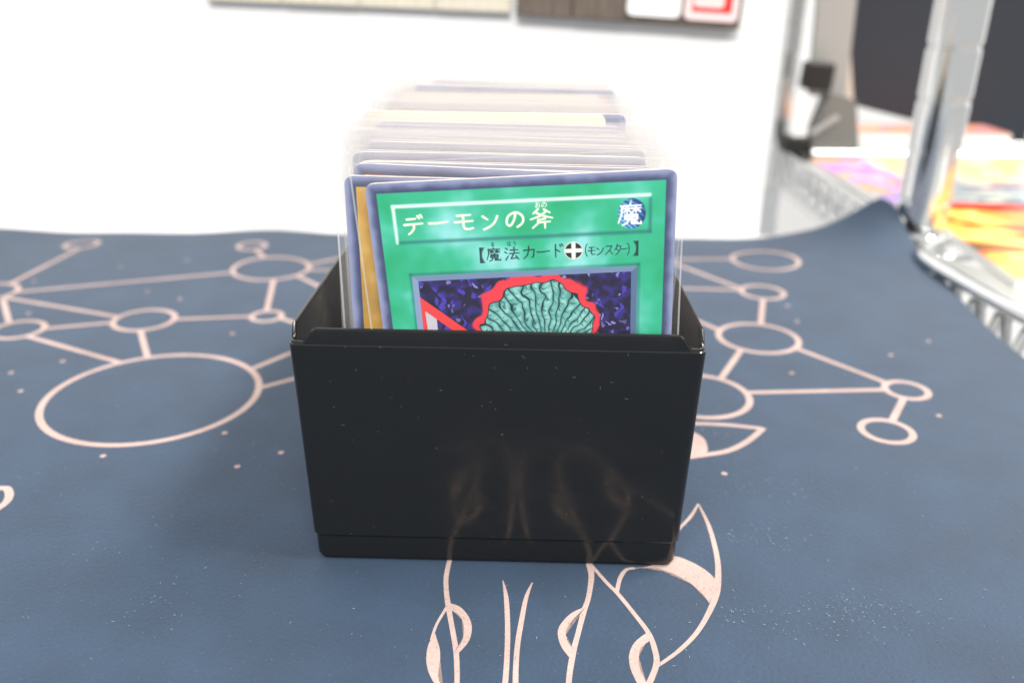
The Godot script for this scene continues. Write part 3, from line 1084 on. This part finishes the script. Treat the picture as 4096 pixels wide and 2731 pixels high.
func build_shelf_things() -> void:
	booklet("yellow booklet with an orange and red picture, nearest on the rack", Vector3(0.330, 0.0016, -0.262), Vector3(0.20, 0.006, 0.150), -0.10, cover(3, [srgb(240, 196, 84), srgb(246, 212, 116), srgb(236, 160, 70), srgb(222, 84, 34), srgb(96, 86, 52)], srgb(206, 46, 20)))
	booklet("grey and blue booklet lying behind the orange and yellow one", Vector3(0.358, 0.0016, -0.375), Vector3(0.21, 0.006, 0.062), 0.02, cover(12, [srgb(196, 196, 186), srgb(120, 136, 136), srgb(70, 110, 140), srgb(206, 206, 190), srgb(150, 110, 130)]))
	booklet("pale yellow and peach booklet next to the bright cross rod", Vector3(0.372, 0.0016, -0.452), Vector3(0.22, 0.005, 0.082), 0.0, cover(23, [srgb(246, 206, 190), srgb(250, 214, 140), srgb(248, 190, 120), srgb(250, 226, 190)]))
	booklet("magenta and orange booklet left of the ringed front post", Vector3(0.272, 0.0016, -0.430), Vector3(0.095, 0.005, 0.110), 0.06, cover(37, [srgb(236, 150, 220), srgb(226, 120, 214), srgb(190, 200, 214), srgb(244, 150, 120), srgb(248, 180, 100)]))
	booklet("violet booklet peeping out above the raised mat corner", Vector3(0.262, 0.0016, -0.346), Vector3(0.062, 0.004, 0.050), 0.1, cover(44, [srgb(150, 120, 214), srgb(120, 100, 190), srgb(190, 160, 220)]))
	booklet("pink and ochre booklet far back beneath the tilted black board", Vector3(0.330, 0.0016, -0.556), Vector3(0.13, 0.018, 0.050), 0.0, cover(58, [srgb(226, 150, 170), srgb(224, 170, 90), srgb(214, 130, 150)]))
	# black panel, tilted, with a pale edge
	var b := thing("display_board", "large black board with pale edge, leaning tilted on the rack", "board")
	b.position = Vector3(0.287, 0.0, -0.590)
	var f := begin()
	prism(f, [Vector2(0, 0.0335), Vector2(0.151, -0.0008), Vector2(0.150, 0.30), Vector2(-0.0605, 0.30)], 0.008)
	obj("black_board", flat(f), M.black, b)
	var e := begin()
	prism(e, [Vector2(-0.0066, 0.0350), Vector2(-0.0004, 0.0336), Vector2(-0.0609, 0.30), Vector2(-0.0671, 0.30)], 0.010)
	obj("pale_edge", flat(e), M.cream, b)
	# grey plastic stand in front of it
	var s := thing("display_stand", "grey plastic stand with a white tag, by the rear post", "stand")
	s.position = Vector3(0.2475, 0.0, -0.530)
	var base := begin()
	prism(base, [Vector2(-0.029, 0.0), Vector2(0.026, 0.0), Vector2(0.016, 0.045), Vector2(-0.004, 0.050), Vector2(-0.012, 0.022)], 0.02)
	obj("base", flat(base), M.grey, s)
	var uprt := begin()
	prism(uprt, [Vector2(-0.014, 0.046), Vector2(0.014, 0.046), Vector2(0.008, 0.19), Vector2(-0.022, 0.19)], 0.008, -0.012)
	obj("upright", flat(uprt), M.light_grey, s)
	var cl := begin()
	bx(cl, Vector3(0.022, 0.020, 0.014), Transform3D(Basis(Vector3.BACK, -0.06), Vector3(-0.014, 0.062, 0.002)), 0.0015)
	obj("clamp", cl, M.dark, s)
	var sole := begin()
	bx(sole, Vector3(0.020, 0.012, 0.024), Transform3D(Basis(), Vector3(-0.024, 0.0105, 0.001)), 0.0015)
	obj("rubber_sole", sole, M.dark, s)
	var rib := begin()
	bx(rib, Vector3(0.024, 0.0045, 0.004), Transform3D(Basis(Vector3.BACK, 0.62), Vector3(-0.006, 0.026, 0.0115)), 0.001)
	obj("rib", rib, M.light_grey, s)
	var tg := begin()
	sheet(tg, 0.0115, 0.031, 0.001, 0.0008, Vector3(-0.0255, 0.018, 0.0135))
	obj("tag", flat(tg), M.paper, s)

func prism(st: SurfaceTool, o: Array, depth: float, z := 0.0) -> void:   # an outline (anticlockwise) with thickness
	var n := o.size()
	var poly := PackedVector2Array(o)
	var idx := Geometry2D.triangulate_polygon(poly)
	for s in [1, -1]:
		for k in range(0, idx.size(), 3):
			var a := Vector3(poly[idx[k]].x, poly[idx[k]].y, z + s * depth / 2)
			var b := Vector3(poly[idx[k + 1]].x, poly[idx[k + 1]].y, z + s * depth / 2)
			var c := Vector3(poly[idx[k + 2]].x, poly[idx[k + 2]].y, z + s * depth / 2)
			if (b - a).cross(c - a).z * s > 0:
				tri(st, a, c, b)
			else:
				tri(st, a, b, c)
	for k in n:
		var a := Vector3(o[k].x, o[k].y, z)
		var b := Vector3(o[(k + 1) % n].x, o[(k + 1) % n].y, z)
		var f := Vector3(0, 0, depth / 2)
		quad(st, a + f, a - f, b - f, b + f)

# ---------------------------------------------------------------- materials
func build_materials() -> void:
	# woven cloth: fine relief plus mottled wear in the dye
	var wv := Image.create(512, 512, false, Image.FORMAT_RGB8)
	var wn := noise(0.09, 4, 3)
	for y in 512:
		for x in 512:
			var v := 0.5 + 0.07 * sin(TAU * (x + y) / 4.0) + 0.45 * wn.get_noise_2d(x * 2.0, y * 2.0)
			wv.set_pixel(x, y, Color(v, v, v))
	wv.bump_map_to_normal_map(2.0)
	var dye := noise(0.010, 14, 5).get_seamless_image(512, 512)
	dye.convert(Image.FORMAT_RGB8)
	for y in 512:
		for x in 512:
			var v := lerpf(0.76, 0.88, dye.get_pixel(x, y).r) + rng.randf_range(-0.035, 0.035)
			dye.set_pixel(x, y, Color(v, v, v * 1.005))
	M.cloth = mat(Color(0.165, 0.262, 0.366), 0.74)
	M.cloth.albedo_texture = tex(dye)
	M.cloth.normal_enabled = true
	M.cloth.normal_texture = tex(wv)
	M.cloth.normal_scale = 0.22
	M.cloth.uv1_triplanar = true
	M.cloth.uv1_world_triplanar = true
	M.cloth.uv1_scale = Vector3(7, 7, 7)
	M.cloth.rim_enabled = true
	M.cloth.rim = 0.4
	M.cloth.rim_tint = 0.1
	M.print = mat(Color(0.80, 0.70, 0.668), 0.75)
	M.print.normal_enabled = true
	M.print.normal_texture = M.cloth.normal_texture
	M.print.normal_scale = 0.22
	M.print.albedo_texture = M.cloth.albedo_texture
	M.print.uv1_triplanar = true
	M.print.uv1_world_triplanar = true
	M.print.uv1_scale = Vector3(7, 7, 7)
	M.foam = mat(Color(0.10, 0.11, 0.13), 0.9)
	M.nap = mat(Color(0.38, 0.45, 0.54), 0.9)
	M.lint = mat(Color(0.60, 0.65, 0.70), 0.9)
	M.dust = mat(Color(0.58, 0.60, 0.59), 0.9)
	var sm := Image.create(256, 256, false, Image.FORMAT_RGB8)
	var s1 := noise(0.02, 51, 4)
	var s2 := noise(0.2, 52, 2)
	for y in 256:
		for x in 256:
			var v := clampf(0.5 + 0.35 * s1.get_noise_2d(x, y * 2.0) + 0.15 * s2.get_noise_2d(x, y), 0, 1)
			sm.set_pixel(x, y, Color(v, v, v))
	M.box = mat(Color(0.105, 0.107, 0.108), 0.32)
	M.box.roughness_texture = tex(sm)
	M.box.uv1_triplanar = true
	M.box.uv1_scale = Vector3(14, 14, 14)
	M.stock = mat(Color(0.90, 0.86, 0.78), 0.8)
	M.cream_face = mat(Color(0.885, 0.87, 0.82), 0.6)
	M.white = mat(Color(0.93, 0.93, 0.93), 0.7)
	M.table = mat(Color(0.85, 0.85, 0.84), 0.5)
	M.paper = mat(Color(0.94, 0.94, 0.93), 0.6)
	M.pink_paper = mat(Color(0.94, 0.84, 0.84), 0.6)
	M.red = mat(Color(0.86, 0.20, 0.16), 0.5)
	M.black = mat(Color(0.135, 0.16, 0.20), 0.55)
	M.dark = mat(Color(0.09, 0.09, 0.085), 0.6)
	M.cream = mat(Color(0.78, 0.76, 0.72), 0.5)
	M.grey = mat(Color(0.44, 0.445, 0.43), 0.6)
	M.light_grey = mat(Color(0.62, 0.62, 0.61), 0.5)
	M.steel = mat(Color(0.72, 0.73, 0.72), 0.35, 0.6)
	M.chrome = mat(Color(0.93, 0.935, 0.935), 0.14, 1.0)
	M.bright_chrome = mat(Color(0.92, 0.92, 0.92), 0.25, 1.0)
	M.dark_wood = []
	for k in 2:
		M.dark_wood.append(wood(70 + k, Color(0.36, 0.32, 0.285), Color(0.46, 0.41, 0.37)))
	M.pale_wood = wood(77, Color(0.82, 0.79, 0.72), Color(0.88, 0.85, 0.79))

func wood(s: int, a: Color, b: Color) -> StandardMaterial3D:
	var im := Image.create(128, 128, false, Image.FORMAT_RGB8)
	var n := noise(0.03, s, 4)
	for y in 128:
		for x in 128:
			im.set_pixel(x, y, a.lerp(b, clampf(0.5 + 0.9 * n.get_noise_2d(x * 6.0, y * 0.6), 0, 1)))
	var m := mat(Color.WHITE, 0.6)
	m.albedo_texture = tex(im)
	m.uv1_triplanar = true
	m.uv1_scale = Vector3(16, 16, 16)
	return m

# ---------------------------------------------------------------- scene
func lamp(called: String, at: Vector3, to: Vector3, size: Vector2, energy: float, c: Color) -> void:
	var l := AreaLight3D.new()
	l.name = called
	l.area_size = size
	l.light_energy = energy
	l.light_color = c
	l.shadow_enabled = true
	add_child(l)
	l.look_at_from_position(at, to, Vector3.UP if absf((to - at).normalized().y) < 0.95 else Vector3.BACK)

func _ready() -> void:
	rng.seed = 20
	var cam := Camera3D.new()
	cam.name = "camera"
	var at := CameraAttributesPhysical.new()
	at.frustum_focal_length = 30.61
	at.frustum_focus_distance = 0.181
	at.frustum_near = 0.01
	at.frustum_far = 20.0
	at.exposure_aperture = 11.0
	cam.attributes = at
	cam.near = 0.01
	cam.far = 20.0
	cam.fov = 42.81
	add_child(cam)
	cam.position = Vector3(0.00308, 0.12377, 0.16593)
	cam.rotation = Vector3(-0.38957, 0, 0.014356)
	cam.current = true
	var we := WorldEnvironment.new()
	we.name = "world"
	var e := Environment.new()
	e.background_mode = Environment.BG_COLOR
	e.background_color = Color(0.96, 0.96, 0.96)
	e.background_energy_multiplier = 0.66
	e.tonemap_mode = Environment.TONE_MAPPER_LINEAR
	e.tonemap_exposure = 1.0
	e.sdfgi_enabled = true
	e.ssao_enabled = true
	e.ssil_enabled = true
	we.environment = e
	add_child(we)
	lamp("ceiling_lamp_right", Vector3(1.55, 2.5, -0.15), Vector3(0, 0, -0.05), Vector2(1.3, 0.4), 13.5, Color(1.0, 0.98, 0.95))
	lamp("ceiling_lamp_front", Vector3(-0.1, 1.5, 1.1), Vector3(0, 0, 0), Vector2(1.2, 0.3), 4.6, Color(1.0, 0.99, 0.97))
	build_materials()
	build_wall()
	build_mat()
	build_box()
	build_cards()
	build_rack()
	build_shelf_things()
